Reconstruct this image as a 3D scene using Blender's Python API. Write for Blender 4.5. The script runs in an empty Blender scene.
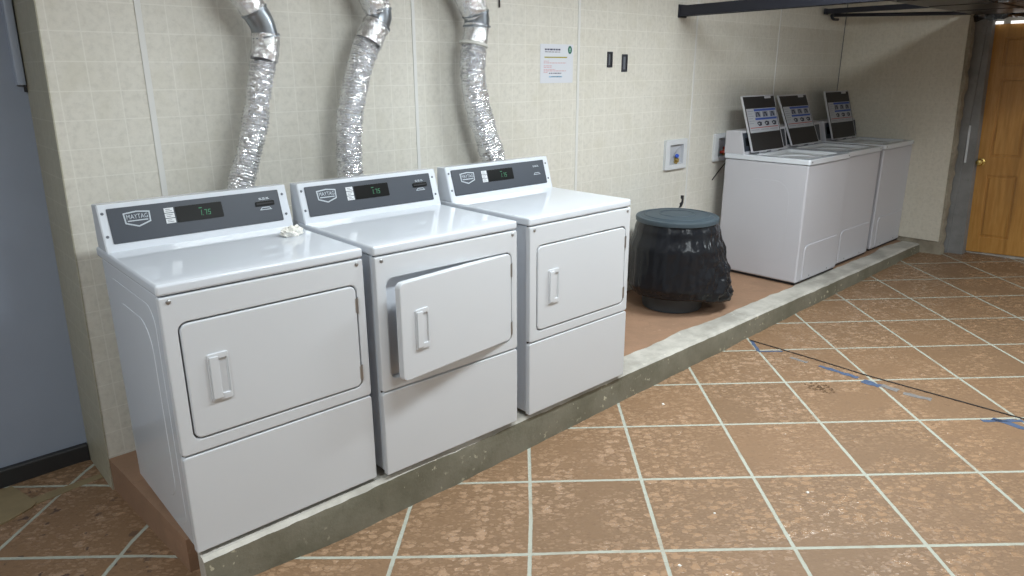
import bpy, bmesh, math, random
from mathutils import Vector, Matrix, noise
random.seed(7)
PI = math.pi
sc = bpy.context.scene
COL = sc.collection

# ------------------------------------------------------------------ materials
class NT:
    def __init__(s, name):
        s.m = bpy.data.materials.new(name); s.m.use_nodes = True
        s.t = s.m.node_tree; s.b = s.t.nodes['Principled BSDF']
    def n(s, typ, **kw):
        nd = s.t.nodes.new(typ)
        for k, v in kw.items(): setattr(nd, k, v)
        return nd
    def l(s, a, b): s.t.links.new(a, b)
    def put(s, sock, v):
        if hasattr(v, 'is_output'): s.l(v, sock)
        else: sock.default_value = v
    def math(s, op, a, b=None, c=None):
        nd = s.n('ShaderNodeMath', operation=op)
        s.put(nd.inputs[0], a)
        if b is not None: s.put(nd.inputs[1], b)
        if c is not None: s.put(nd.inputs[2], c)
        return nd.outputs[0]
    def mix(s, f, a, b):
        nd = s.n('ShaderNodeMix', data_type='RGBA')
        s.put(nd.inputs[0], f); s.put(nd.inputs[6], a); s.put(nd.inputs[7], b)
        return nd.outputs[2]
    def noise(s, vec, scale, detail=3, rough=.5):
        nd = s.n('ShaderNodeTexNoise'); nd.inputs['Scale'].default_value = scale
        nd.inputs['Detail'].default_value = detail; nd.inputs['Roughness'].default_value = rough
        if vec is not None: s.l(vec, nd.inputs['Vector'])
        return nd.outputs['Fac']
    def ramp(s, f, a, b):
        nd = s.n('ShaderNodeMapRange'); nd.interpolation_type = 'SMOOTHSTEP'
        s.put(nd.inputs[0], f); nd.inputs[1].default_value = a; nd.inputs[2].default_value = b
        return nd.outputs[0]
    def bump(s, h, strength=.3, dist=.01):
        nd = s.n('ShaderNodeBump'); nd.inputs['Strength'].default_value = strength; nd.inputs['Distance'].default_value = dist
        s.l(h, nd.inputs['Height']); s.l(nd.outputs[0], s.b.inputs['Normal'])
    def co(s):
        return s.n('ShaderNodeTexCoord').outputs['Object']
    def xyz(s, v):
        nd = s.n('ShaderNodeSeparateXYZ'); s.l(v, nd.inputs[0]); return nd.outputs

def c4(r, g=None, b=None):
    # sRGB 0-255 -> linear
    f = lambda u: (u/255/12.92) if u/255 <= .04045 else ((u/255+.055)/1.055)**2.4
    return (f(r), f(g), f(b), 1)

def simple(name, col, rough=.5, metal=0, var=.06, scale=12, bump=0, bscale=60, spec=.5, coat=0):
    t = NT(name); v = t.co()
    n = t.noise(v, scale, 4)
    dark = tuple(x*(1-var) for x in col[:3])+(1,); lite = tuple(min(1, x*(1+var)) for x in col[:3])+(1,)
    t.l(t.mix(n, dark, lite), t.b.inputs['Base Color'])
    t.b.inputs['Roughness'].default_value = rough; t.b.inputs['Metallic'].default_value = metal
    t.b.inputs['Specular IOR Level'].default_value = spec
    t.b.inputs['Coat Weight'].default_value = coat
    if bump: t.bump(t.noise(v, bscale, 3), bump, .004)
    return t.m

def emit(name, col, strength):
    t = NT(name)
    t.b.inputs['Base Color'].default_value = (0.02, .02, .02, 1)
    t.b.inputs['Emission Color'].default_value = col; t.b.inputs['Emission Strength'].default_value = strength
    return t.m

def wall_mat(name, ax, a0, sa, z0, sz, base, grout, gamt=.6):
    """printed tile wallboard: a square grid of pale lines on a mottled cream ground"""
    t = NT(name); v = t.co(); X = t.xyz(v)
    def lines(c, o, s, w):
        q = t.math('DIVIDE', t.math('SUBTRACT', c, o), s)
        f = t.math('FRACT', t.math('ADD', q, .5))
        d = t.math('MULTIPLY', t.math('ABSOLUTE', t.math('SUBTRACT', f, .5)), s)
        return t.math('SUBTRACT', 1, t.ramp(d, w*.5, w))
    g = t.math('MAXIMUM', lines(X[ax], a0, sa, .0028), lines(X[2], z0, sz, .0030))
    big = t.noise(v, 5, 4, .65); fine = t.noise(v, 38, 5, .7); vf = t.noise(v, 190, 2, .6)
    dk = tuple(x*.86 for x in base[:3])+(1,); gr = (base[0]*.86, base[1]*.85, base[2]*.80, 1)
    c = t.mix(t.ramp(fine, .40, .72), base, dk)
    c = t.mix(t.math('MULTIPLY', t.ramp(big, .45, .75), .55), c, gr)
    c = t.mix(t.math('MULTIPLY', t.ramp(vf, .5, .75), .18), c, dk)
    c = t.mix(t.math('MULTIPLY', g, gamt), c, grout)
    t.l(c, t.b.inputs['Base Color'])
    t.b.inputs['Roughness'].default_value = .42
    h = t.math('SUBTRACT', t.math('MULTIPLY', fine, .15), t.math('MULTIPLY', g, .5)); t.bump(h, .12, .003)
    return t.m

# floor plane and tile grid, from the photograph's perspective
FX, FY = .01543, -.02245
def fq(x): return min(1, max(0, (1.1-x)/1.2))
def fz(x, y): return FX*x+FY*y+.06*fq(x)**2
TS, TA, TX, TY = .4773, -.7569, 1.6115, -.8025

def floor_mat():
    t = NT('terracotta_tile'); v = t.co()
    mp = t.n('ShaderNodeMapping', vector_type='TEXTURE')
    mp.inputs['Location'].default_value = (TX, TY, 0); mp.inputs['Rotation'].default_value = (0, 0, TA)
    w_ = t.n('ShaderNodeMapRange'); t.l(t.xyz(v)[0], w_.inputs[0])
    for i_, q_ in enumerate((1.1, -.1, 0, .075)): w_.inputs[i_+1].default_value = q_
    cw = t.n('ShaderNodeCombineXYZ'); t.l(w_.outputs[0], cw.inputs[0]); av = t.n('ShaderNodeVectorMath', operation='ADD'); t.l(v, av.inputs[0]); t.l(cw.outputs[0], av.inputs[1])
    t.l(av.outputs[0], mp.inputs[0]); q = mp.outputs[0]; X = t.xyz(q)
    wob = t.math('MULTIPLY', t.math('SUBTRACT', t.noise(v, 30, 2), .5), .004)
    def dist(c):
        f = t.math('FRACT', t.math('ADD', t.math('DIVIDE', c, TS), .5))
        return t.math('ADD', t.math('MULTIPLY', t.math('ABSOLUTE', t.math('SUBTRACT', f, .5)), TS), wob)
    d = t.math('MINIMUM', dist(X[0]), dist(X[1]))
    g = t.math('SUBTRACT', 1, t.ramp(d, .0058, .0088))
    # one tone per tile
    cell = t.n('ShaderNodeTexWhiteNoise', noise_dimensions='2D')
    cv = t.n('ShaderNodeCombineXYZ')
    for i in (0, 1): t.l(t.math('FLOOR', t.math('DIVIDE', X[i], TS)), cv.inputs[i])
    t.l(cv.outputs[0], cell.inputs['Vector'])
    # warped, flaky blotches
    st = t.n('ShaderNodeMapping'); st.inputs['Scale'].default_value = (1, 1.55, 1); t.l(q, st.inputs[0])
    fl = t.noise(st.outputs[0], 32, 2, .5); fl2 = t.noise(st.outputs[0], 66, 2, .5); big = t.noise(v, 3.0, 4, .6)
    wv = t.n('ShaderNodeTexNoise'); wv.inputs['Scale'].default_value = 40; t.l(st.outputs[0], wv.inputs['Vector'])
    wm = t.n('ShaderNodeVectorMath', operation='MULTIPLY_ADD'); t.l(wv.outputs['Color'], wm.inputs[0]); wm.inputs[1].default_value = (.03, .03, 0); t.l(st.outputs[0], wm.inputs[2])
    def blobs(sc_, r0, keep):
        vo = t.n('ShaderNodeTexVoronoi', voronoi_dimensions='2D'); vo.inputs['Scale'].default_value = sc_; t.l(wm.outputs[0], vo.inputs['Vector'])
        sp = t.n('ShaderNodeSeparateColor'); t.l(vo.outputs['Color'], sp.inputs[0])
        rad = t.math('MULTIPLY', t.math('ADD', t.math('MULTIPLY', sp.outputs[1], .6), .5), r0)
        b_ = t.math('SUBTRACT', 1, t.ramp(t.math('SUBTRACT', vo.outputs['Distance'], rad), -.04, .04))
        return t.math('MULTIPLY', b_, t.math('GREATER_THAN', sp.outputs[0], 1-keep))
    flake = t.math('MULTIPLY', blobs(20, .44, .6), t.ramp(big, .40, .54))
    flake2 = t.math('MULTIPLY', t.math('MAXIMUM', blobs(40, .44, .5), t.math('MULTIPLY', t.ramp(fl2, .58, .62), .4)), t.ramp(big, .32, .50))
    fm = t.math('MINIMUM', t.math('ADD', flake, t.math('MULTIPLY', flake2, .6)), 1)
    base = t.mix(cell.outputs[0], c4(124, 98, 73), c4(133, 104, 77))
    base = t.mix(t.math('MULTIPLY', t.ramp(t.noise(v, 9, 5, .7), .5, .8), .4), base, c4(108, 86, 67))
    c = t.mix(t.math('MULTIPLY', fm, .52), base, c4(186, 154, 126))
    c = t.mix(t.math('MULTIPLY', t.ramp(t.noise(st.outputs[0], 46, 2), .62, .66), .35), c, c4(104, 76, 58))
    # dark scuffs, thickest in the corner on the left
    sx = t.xyz(v)
    left = t.math('SUBTRACT', 1, t.ramp(sx[0], -.2, .1))
    sm = t.math('MULTIPLY', t.ramp(t.noise(v, 21, 3, .5), .655, .69), t.math('ADD', t.math('MULTIPLY', left, .85), .0))
    c = t.mix(sm, c, c4(72, 55, 50))
    c = t.mix(t.math('MULTIPLY', t.ramp(t.noise(v, 13, 4, .6), .68, .76), .4), c, c4(95, 72, 60))
    gm = t.math('MULTIPLY', g, t.math('SUBTRACT', 1, t.math('MULTIPLY', t.ramp(t.noise(v, 7, 3), .5, .75), .35)))
    c = t.mix(gm, c, c4(170, 172, 160))
    t.l(c, t.b.inputs['Base Color'])
    r = t.math('SUBTRACT', .62, t.math('MULTIPLY', fm, .48)); r = t.math('ADD', r, t.math('MULTIPLY', g, .25))
    t.l(r, t.b.inputs['Roughness'])
    h = t.math('ADD', t.math('MULTIPLY', fm, .5), t.math('MULTIPLY', t.noise(st.outputs[0], 75, 3), .7))
    t.bump(t.math('SUBTRACT', h, t.math('MULTIPLY', g, .5)), .5, .006)
    return t.m

def concrete(name, a, b, chips, amt=.5):
    t = NT(name); v = t.co()
    n1 = t.noise(v, 4, 5, .65); n2 = t.noise(v, 24, 5, .7)
    c = t.mix(t.ramp(n1, .3, .7), a, b)
    c = t.mix(t.math('MULTIPLY', t.ramp(n2, .55, .8), .5), c, tuple(x*.65 for x in a[:3])+(1,))
    c = t.mix(t.math('MULTIPLY', t.math('MULTIPLY', t.ramp(t.noise(v, 30, 4, .6), .60, .66), t.ramp(t.noise(v, 5, 2), .48, .6)), amt), c, chips)
    t.l(c, t.b.inputs['Base Color']); t.b.inputs['Roughness'].default_value = .82
    t.bump(t.math('ADD', n2, t.math('MULTIPLY', t.noise(v, 90, 3), .4)), .4, .006)
    return t.m

def wood_mat(name, a, b):
    t = NT(name); v = t.co()
    mp = t.n('ShaderNodeMapping'); mp.inputs['Scale'].default_value = (1, 1, .09); t.l(v, mp.inputs[0])
    w = t.noise(mp.outputs[0], 38, 6, .65); w2 = t.noise(mp.outputs[0], 9, 3, .6)
    c = t.mix(t.ramp(w, .32, .68), a, b); c = t.mix(t.math('MULTIPLY', t.ramp(w2, .5, .7), .5), c, tuple(x*.62 for x in a[:3])+(1,))
    t.l(c, t.b.inputs['Base Color']); t.b.inputs['Roughness'].default_value = .38; t.bump(w, .08, .002)
    return t.m

def foil_mat(name, bsc, bst, rough, met=.55):
    t = NT(name); v = t.co()
    n = t.noise(v, bsc, 4, .7); vo = t.n('ShaderNodeTexVoronoi'); vo.inputs['Scale'].default_value = bsc*.8; t.l(v, vo.inputs['Vector'])
    t.l(t.mix(n, c4(222, 224, 228), c4(246, 247, 250)), t.b.inputs['Base Color'])
    t.b.inputs['Metallic'].default_value = met; t.b.inputs['Roughness'].default_value = rough
    t.bump(t.math('ADD', n, vo.outputs['Distance']), bst, .01)
    return t.m

def enamel(name, col, rough=.25, peel=.02):
    t = NT(name); v = t.co()
    n = t.noise(v, 3, 3)
    t.l(t.mix(n, tuple(x*.975 for x in col[:3])+(1,), col), t.b.inputs['Base Color'])
    t.b.inputs['Roughness'].default_value = rough
    t.bump(t.noise(v, 220, 2), peel, .002)
    return t.m

M = dict(
    wall=wall_mat('tile_wallboard', 0, .325, .1015, 1.567, .1045, c4(213, 210, 201), c4(231, 229, 222), .42),
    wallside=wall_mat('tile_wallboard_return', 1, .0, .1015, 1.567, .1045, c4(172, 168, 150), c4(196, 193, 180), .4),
    wallright=wall_mat('tile_wallboard_side', 1, .0, .1015, 1.567, .1045, c4(212, 206, 192), c4(224, 220, 209), .25),
    strip=simple('white_joint_strip', c4(214, 214, 212), .4, var=.03),
    floor=floor_mat(),
    curb=concrete('worn_concrete', c4(152, 148, 140), c4(190, 186, 178), c4(205, 202, 190)),
    curbface=concrete('dirty_shaded_concrete', c4(100, 97, 82), c4(122, 118, 104), c4(188, 182, 160), .8),  # face tone: dirt, plus shade under overhead light painted in
    pier=concrete('grey_render', c4(122, 122, 122), c4(140, 140, 140), c4(150, 150, 148), .3),
    brick=concrete('broken_plaster_edge', c4(120, 112, 98), c4(160, 152, 136), c4(180, 172, 158), .8),
    platform=concrete('terracotta_paint', c4(140, 111, 89), c4(154, 121, 97), c4(185, 152, 128), .25),
    bluewall=simple('blue_grey_paint', c4(146, 156, 174), .5, var=.04, scale=6, bump=.06, bscale=120),
    bluetrim=simple('pale_blue_trim', c4(160, 170, 188), .4, var=.04),
    blackrubber=simple('black_rubber', c4(42, 42, 44), .5, var=.1),
    ceil=simple('ceiling_paint', c4(205, 203, 198), .8),
    plainwall=simple('plain_wall_paint', c4(196, 194, 188), .8),
    white=enamel('white_enamel', c4(209, 214, 222), .06, .002),
    whitefront=enamel('white_textured_enamel', c4(203, 206, 211), .42, .08),
    washer=enamel('washer_white_enamel', c4(190, 190, 197), .42, .05),
    hollow=simple('drum_cavity', c4(150, 152, 156), .5),
    plastic=simple('white_plastic', c4(206, 209, 213), .35, var=.02),
    seam=simple('dark_gap', c4(38, 38, 42), .7),
    fascia=simple('charcoal_fascia', c4(54, 60, 70), .42, var=.04, scale=200),
    display=simple('black_display', c4(10, 12, 13), .3, spec=.25),
    digit=emit('green_digits', c4(70, 220, 150), .32),
    silver=simple('silver_print', c4(172, 180, 188), .4, .2),
    steel=simple('steel', c4(170, 170, 172), .35, .9),
    ink=simple('grey_ink', c4(96, 100, 108), .6),
    darkink=simple('dark_ink', c4(42, 44, 54), .6),
    foil=foil_mat('crinkled_foil', 60, .35, .2, .82),
    foiltape=foil_mat('foil_tape', 42, .7, .16, .9),
    galv=simple('galvanised_steel', c4(150, 156, 164), .3, .85, var=.15, scale=18),
    clamp=simple('pale_clamp', c4(205, 205, 200), .5),
    paper=simple('white_paper', c4(208, 211, 219), .55, var=.02),
    paperink=simple('black_print', c4(70, 70, 96), .6), olive=simple('olive_rule', c4(158, 152, 62), .6),
    pink=simple('red_print', c4(200, 158, 164), .6), bluep=simple('blue_print', c4(140, 182, 214), .6),
    green=simple('green_print', c4(30, 96, 82), .5), palegreen=simple('pale_print', c4(170, 200, 190), .5),
    binm=simple('grey_bin_plastic', c4(62, 68, 74), .5), binlid=simple('blue_grey_lid', c4(62, 75, 84), .5, var=.14, scale=30),
    bag=simple('black_polythene', c4(27, 29, 34), .2, var=.1, spec=.3, bump=.10, bscale=24),
    lidblack=simple('matt_black_panel', c4(40, 39, 40), .5), 
    decalgrey=simple('decal_grey', c4(176, 179, 186), .5, var=.03), decalblue=simple('decal_blue', c4(48, 82, 168), .5),
    decalred=simple('decal_red', c4(176, 62, 58), .5), decaldark=simple('decal_dark', c4(40, 44, 60), .5), decalmid=simple('decal_mid', c4(128, 133, 148), .5),
    wood=wood_mat('varnished_pine', c4(178, 126, 60), c4(196, 146, 78)),
    brass=simple('brass', c4(206, 180, 110), .25, 1),
    iron=simple('dark_iron', c4(44, 46, 56), .45, .4, var=.2, scale=8),
    ironpaint=simple('dark_painted_door', c4(48, 46, 48), .3, .2, var=.2),
    sheet=simple('black_sheeting', c4(30, 31, 36), .18, var=.2, spec=.7),
    tape=simple('blue_tape', c4(72, 88, 116), .8, var=.25, scale=30), tapefade=simple('faded_blue_tape', c4(122, 118, 116), .9, var=.25, scale=30),
    bluev=simple('blue_valve', c4(52, 88, 190), .4), redhose=simple('red_hose', c4(170, 66, 50), .5),
    cord=simple('black_cord', c4(40, 34, 32), .7), chip=simple('white_chip', c4(225, 222, 215), .6), timber=simple('old_board', c4(138, 122, 92), .7, var=.2, scale=20),
    grit=simple('brown_grit', c4(92, 70, 48), .9, var=.3, scale=60), crumple=simple('crumpled_paper', c4(222, 220, 214), .7), glow=emit('next_room_light', (1, .98, .95, 1), 1.6),
)

# ------------------------------------------------------------------ mesh builder
def ident(a, b, c): return (a, b, c)
def front(y=0): return lambda a, b, c: (a, y-c, b)          # a right, b up, c towards the room
def rrect(x0, x1, y0, y1, r, n=5):
    out = []
    for cx, cy, a in ((x1-r, y0+r, -90), (x1-r, y1-r, 0), (x0+r, y1-r, 90), (x0+r, y0+r, 180)):
        for i in range(n+1):
            t = math.radians(a+90*i/n); out.append((cx+r*math.cos(t), cy+r*math.sin(t)))
    return out
def rrect4(x0, x1, y0, y1, rs, n=5):
    out = []
    for (sx, sy, a), r in zip(((x1, y0, -90), (x1, y1, 0), (x0, y1, 90), (x0, y0, 180)), rs):
        cx = sx-r if sx == x1 else sx+r; cy = sy+r if sy == y0 else sy-r
        for i in range(n+1):
            t = math.radians(a+90*i/n); out.append((cx+r*math.cos(t), cy+r*math.sin(t)))
    return out
def inset(o, d):
    n = len(o); res = []
    A = sum(o[i][0]*o[(i+1) % n][1]-o[(i+1) % n][0]*o[i][1] for i in range(n)); s = 1 if A > 0 else -1
    for i in range(n):
        p, q, r = o[i-1], o[i], o[(i+1) % n]
        e1 = Vector((q[0]-p[0], q[1]-p[1])); e2 = Vector((r[0]-q[0], r[1]-q[1]))
        if e1.length < 1e-9: e1 = e2
        if e2.length < 1e-9: e2 = e1
        e1.normalize(); e2.normalize()
        n1 = Vector((-e1.y, e1.x)); n2 = Vector((-e2.y, e2.x)); m = n1+n2
        if m.length < 1e-6: m = n1
        m.normalize(); k = d/max(.4, m.dot(n1))*s
        res.append((q[0]+m.x*k, q[1]+m.y*k))
    return res

class MB:
    def __init__(s): s.v = []; s.f = []; s.mi = []; s.cur = 0
    def add(s, vs, fs):
        o = len(s.v); s.v += [tuple(v) for v in vs]
        for f in fs: s.f.append(tuple(i+o for i in f)); s.mi.append(s.cur)
        return s
    def box(s, x0, x1, y0, y1, z0, z1, bev=0, fr=ident, seg=2):
        if not bev:
            vs = [fr(x, y, z) for z in (z0, z1) for y in (y0, y1) for x in (x0, x1)]
            return s.add(vs, [(0, 2, 3, 1), (4, 5, 7, 6), (0, 1, 5, 4), (2, 6, 7, 3), (0, 4, 6, 2), (1, 3, 7, 5)])
        bm = bmesh.new(); bmesh.ops.create_cube(bm, size=1)
        for v in bm.verts: v.co = Vector(((x0+x1)/2+v.co.x*(x1-x0), (y0+y1)/2+v.co.y*(y1-y0), (z0+z1)/2+v.co.z*(z1-z0)))
        bmesh.ops.bevel(bm, geom=bm.edges[:], offset=bev, segments=seg, affect='EDGES', profile=.5)
        bm.verts.index_update(); s.add([fr(*v.co) for v in bm.verts], [[v.index for v in f.verts] for f in bm.faces]); bm.free()
        return s
    def rings(s, rs, cap0=True, cap1=True, closed=True):
        n = len(rs[0]); vs = [p for r in rs for p in r]; fs = []
        for k in range(len(rs)-1):
            for i in range(n if closed else n-1):
                j = (i+1) % n; fs.append((k*n+i, k*n+j, (k+1)*n+j, (k+1)*n+i))
        if cap0: fs.append(tuple(range(n-1, -1, -1)))
        if cap1: fs.append(tuple((len(rs)-1)*n+i for i in range(n)))
        return s.add(vs, fs)
    def prism(s, o, lo, hi, fr=ident, bev=0, bevlo=False):
        R = lambda oo, c: [fr(a, b, c) for a, b in oo]
        rs = []
        if bevlo and bev: rs += [R(inset(o, bev), lo), R(o, lo+bev)]
        else: rs += [R(o, lo)]
        if bev:
            rs += [R(o, hi-bev), R(inset(o, bev*.3), hi-bev*.3), R(inset(o, bev), hi)]
        else: rs += [R(o, hi)]
        return s.rings(rs)
    def annulus(s, oo, oi, lo, hi, fr=ident, bev=.003):
        R = lambda o, c: [fr(a, b, c) for a, b in o]
        rs = [R(oo, lo), R(oo, hi-bev), R(inset(oo, bev*.3), hi-bev*.3), R(inset(oo, bev), hi), R(inset(oi, -bev), hi), R(inset(oi, -bev*.3), hi-bev*.3), R(oi, hi-bev), R(oi, lo)]
        s.rings(rs, False, False)
        return s.rings([R(oo, lo), R(oi, lo)], False, False)
    def flat(s, o, c=0, fr=ident): return s.add([fr(a, b, c) for a, b in o], [tuple(range(len(o)))])
    def rect(s, x0, x1, y0, y1, c=0, fr=ident): return s.flat([(x0, y0), (x1, y0), (x1, y1), (x0, y1)], c, fr)
    def tube(s, pts, rad, seg=16, cap=True, jit=None):
        pts = [Vector(p) for p in pts]; n = len(pts); rs = []
        rad = rad if isinstance(rad, (list, tuple)) else [rad]*n
        up = None
        for i in range(n):
            d = (pts[min(i+1, n-1)]-pts[max(i-1, 0)]).normalized()
            if up is None:
                up = Vector((0, 0, 1)) if abs(d.z) < .9 else Vector((0, 1, 0))
            a = (up-d*up.dot(d)).normalized(); b = d.cross(a); up = a
            rs.append([pts[i]+(a*math.cos(t)+b*math.sin(t))*(rad[i]+(jit(i, k) if jit else 0)) for k, t in ((k, 2*PI*k/seg) for k in range(seg))])
        return s.rings(rs, cap, cap)
    def lathe(s, prof, seg=32, fr=ident, cap0=False, cap1=False):
        return s.rings([[fr(r*math.cos(2*PI*k/seg), r*math.sin(2*PI*k/seg), z) for k in range(seg)] for r, z in prof], cap0, cap1)
    def build(s, name, mats, parent=None, angle=38, recalc=True):
        me = bpy.data.meshes.new(name); me.from_pydata(s.v, [], s.f); me.update()
        if recalc:
            bm = bmesh.new(); bm.from_mesh(me); bmesh.ops.recalc_face_normals(bm, faces=bm.faces[:]); bm.to_mesh(me); bm.free()
        mats = mats if isinstance(mats, (list, tuple)) else [mats]
        for m in mats: me.materials.append(m)
        me.polygons.foreach_set('material_index', s.mi); me.polygons.foreach_set('use_smooth', [True]*len(me.polygons))
        me.set_sharp_from_angle(angle=math.radians(angle))
        o = bpy.data.objects.new(name, me); COL.objects.link(o)
        if parent: o.parent = parent
        if angle == 38 and len(me.polygons) > 6:
            w = o.modifiers.new('weighted_normals', 'WEIGHTED_NORMAL'); w.keep_sharp = True; w.weight = 90
        return o

def text_mb(mb, txt, x0, x1, y0, y1, c, fr):
    cu = bpy.data.curves.new('lettering', 'FONT'); cu.body = txt; cu.size = 1; cu.resolution_u = 3
    o = bpy.data.objects.new('lettering', cu); COL.objects.link(o); bpy.context.view_layer.update()
    me = bpy.data.meshes.new_from_object(o)
    xs = [v.co.x for v in me.vertices]; ys = [v.co.y for v in me.vertices]
    a, b, e, f = min(xs), max(xs), min(ys), max(ys)
    mb.add([fr(x0+(v.co.x-a)/(b-a)*(x1-x0), y0+(v.co.y-e)/(f-e)*(y1-y0), c) for v in me.vertices], [tuple(p.vertices) for p in me.polygons])
    bpy.data.objects.remove(o); bpy.data.curves.remove(cu); bpy.data.meshes.remove(me)

def tag(o, label, cat, group=None):
    o['label'] = label; o['category'] = cat
    if group: o['group'] = group
    return o
def empty(name, loc, rz, label, cat, group=None):
    o = bpy.data.objects.new(name, None); COL.objects.link(o); o.location = loc; o.rotation_euler = (0, 0, rz); o.empty_display_size = .1
    return tag(o, label, cat, group)
def struct(o): o['kind'] = 'structure'; return o
def stuff(o): o['kind'] = 'stuff'; return o

# ------------------------------------------------------------------ setting
HP = .2015          # platform top
ZC = 2.62           # ceiling
XR = 6.50
XF0, XF1, YF0, YF1 = -3.0, 7.0, -5.6, .46
mb = MB(); NX, NY = 100, 12
vs = [(XF0+(XF1-XF0)*i/NX, YF0+(YF1-YF0)*j/NY) for j in range(NY+1) for i in range(NX+1)]
mb.add([(x, y, fz(x, y)) for x, y in vs], [(j*(NX+1)+i, j*(NX+1)+i+1, (j+1)*(NX+1)+i+1, (j+1)*(NX+1)+i) for j in range(NY) for i in range(NX)])
struct(mb.build('floor', M['floor']))
struct(MB().box(XF0, XF1, YF0, YF1+.1, ZC, ZC+.1).build('ceiling', M['ceil']))

WX0 = -.022
WB = lambda z: -.050+.0235*z
mb = MB(); mb.prism([(WB(-.2), -.2), (XR+.3, -.2), (XR+.3, ZC), (WB(ZC), ZC)], 0, .5, lambda a, b, c: (a, c, b)); struct(mb.build('wall_back', M['wall']))
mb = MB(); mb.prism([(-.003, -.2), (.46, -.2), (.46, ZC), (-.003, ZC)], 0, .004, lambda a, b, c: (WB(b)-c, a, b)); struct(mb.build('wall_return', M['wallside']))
struct(MB().box(XF0, 0, .375, .475, -.2, ZC).build('wall_left', M['bluewall']))
mb = MB(); mb.prism(rrect4(.350, .375, -.06, .128, (.002, .002, .012, .002)), XF0, -.055, lambda a, b, c: (c, a, b)); struct(mb.build('baseboard_left', M['blackrubber']))
mb = MB(); mb.prism([(-.050, 1.69), (-.017, 1.69), (-.001, ZC), (-.034, ZC)], 0, .028, front(.375), .010); struct(mb.build('trim_6', M['bluetrim']))
mb = MB(); mb.box(-.026, -.016, .361, .375, 1.665, 1.692); struct(mb.build('trim_7', M['seam']))
struct(MB().box(XF0-.1, XF0, YF0, .55, -.2, ZC).build('wall_far_left', M['plainwall']))
struct(MB().box(XF0, XF1, YF0-.1, YF0, -.2, ZC).build('wall_front', M['plainwall']))
struct(MB().box(XF1, XF1+.1, YF0, YF1, -.2, ZC).build('wall_far_right', M['plainwall']))
for i, x in enumerate((.326, 1.588, 2.803, 4.056, 5.262)):
    w = (.0115, .0095, .0105, .008, .007)[i]
    struct(MB().box(x-w, x+w, -.004, .001, HP, ZC, .0015).build('trim_%d' % (i+1), M['strip']))
# right wall panel, leaning edge and broken plaster
mb = MB(); fr = lambda a, b, c: (XR-c, a, b)
mb.prism([(-1.085, .245), (0, .245), (0, ZC), (-1.012, ZC)], -.012, 0, fr, .001); struct(mb.build('wall_right', M['wallright']))
mb = MB(); mb.box(XR-.004, XR, -.005, 0, HP, ZC); struct(mb.build('trim_8', M['ink']))
def ragged(y0a, y0b, n, amp, seed):
    random.seed(seed); return [(y0a+(y0b-y0a)*i/n+random.uniform(-amp, amp), -.1+(ZC+.1)*i/n) for i in range(n+1)]
edge = ragged(-1.118, -1.038, 60, .010, 3)
mb = MB(); mb.prism(edge+[(0, ZC), (0, -.1)], -.1, -.0125, fr); struct(mb.build('wall_right_core', M['brick']))
mb = MB(); mb.prism([(-1.262, -.1), (-1.0, -.1), (-1.0, ZC), (-1.135, ZC)], -.3, -.15, fr); struct(mb.build('wall_pier', M['pier']))
mb = MB(); mb.box(XR+.13, XR+.3, -1.13, 0, -.1, ZC); struct(mb.build('wall_pier_side', M['pier']))
# wall round the wooden door
DX = 6.75
mb = MB(); mb.box(DX+.02, DX+.12, -5.6, -1.0, -.1, ZC); struct(mb.build('wall_door', M['plainwall']))

# platform with its concrete curb
YP = -.935; YK = -.775
mb = MB(); mb.prism([(-.002, YK), (XR+.2, YK), (XR+.2, .0), (-.045, .0)], -.15, HP-.002, ident, .003); struct(mb.build('platform', M['platform']))
def curb():
    mb = MB(); n = 180; prof = []
    rs = []
    for i in range(n+1):
        x = .002+(XR+.05-.002)*i/n
        w = noise.noise(Vector((x*3, 1, 0)))*.010+noise.noise(Vector((x*14, 5, 0)))*.004
        e = abs(noise.noise(Vector((x*9, 9, 0))))*.010+.004
        yk = YK+noise.noise(Vector((x*2.2, 20, 0)))*.035+noise.noise(Vector((x*11, 30, 0)))*.012
        if x < .3: yk = YP+.06+noise.noise(Vector((x*11, 30, 0)))*.004
        rs.append([(x, yk, -.15), (x, yk, HP+.0005), (x, YP+.015+e+w*.4, HP+.0015), (x, YP+.004+w*.4, HP-.004-e), (x, YP+w, HP-.03-e), (x, YP+w*1.4-.004, .08), (x, YP-.008, -.15)])
    mb.rings(rs, True, True)
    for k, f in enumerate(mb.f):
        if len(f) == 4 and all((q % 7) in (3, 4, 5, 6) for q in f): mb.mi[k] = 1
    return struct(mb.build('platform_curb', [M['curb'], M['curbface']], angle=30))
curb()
mb = MB(); o_ = [(-.33, .095), (-.055, .135), (-.055, .175), (-.33, .16)]; mb.rings([[(a, b, fz(a, b)-.01) for a, b in o_], [(a, b, fz(a, b)+.004) for a, b in o_]]); struct(mb.build('trim_9', M['timber']))

# ------------------------------------------------------------------ dryers
W, H, LT, DD = .686, .9388, .036, .634
def cons(a, b, c):
    L = math.hypot(.05, .162); return (a, .52+b*.05/L-c*.162/L, H+b*.162/L+c*.05/L)

def seven(mb, x, y, w, h, segs, t, c, fr):
    R = dict(a=(0, w, h-t, h), b=(w-t, w, h/2, h), c=(w-t, w, 0, h/2), d=(0, w, 0, t), e=(0, t, 0, h/2), f=(0, t, h/2, h), g=(0, w, h/2-t/2, h/2+t/2))
    for k in segs:
        x0, x1, y0, y1 = R[k]; sl = .12
        mb.flat([(x+x0+y0*sl, y+y0), (x+x1+y0*sl, y+y0), (x+x1+y1*sl, y+y1), (x+x0+y1*sl, y+y1)], c, fr)

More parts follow.
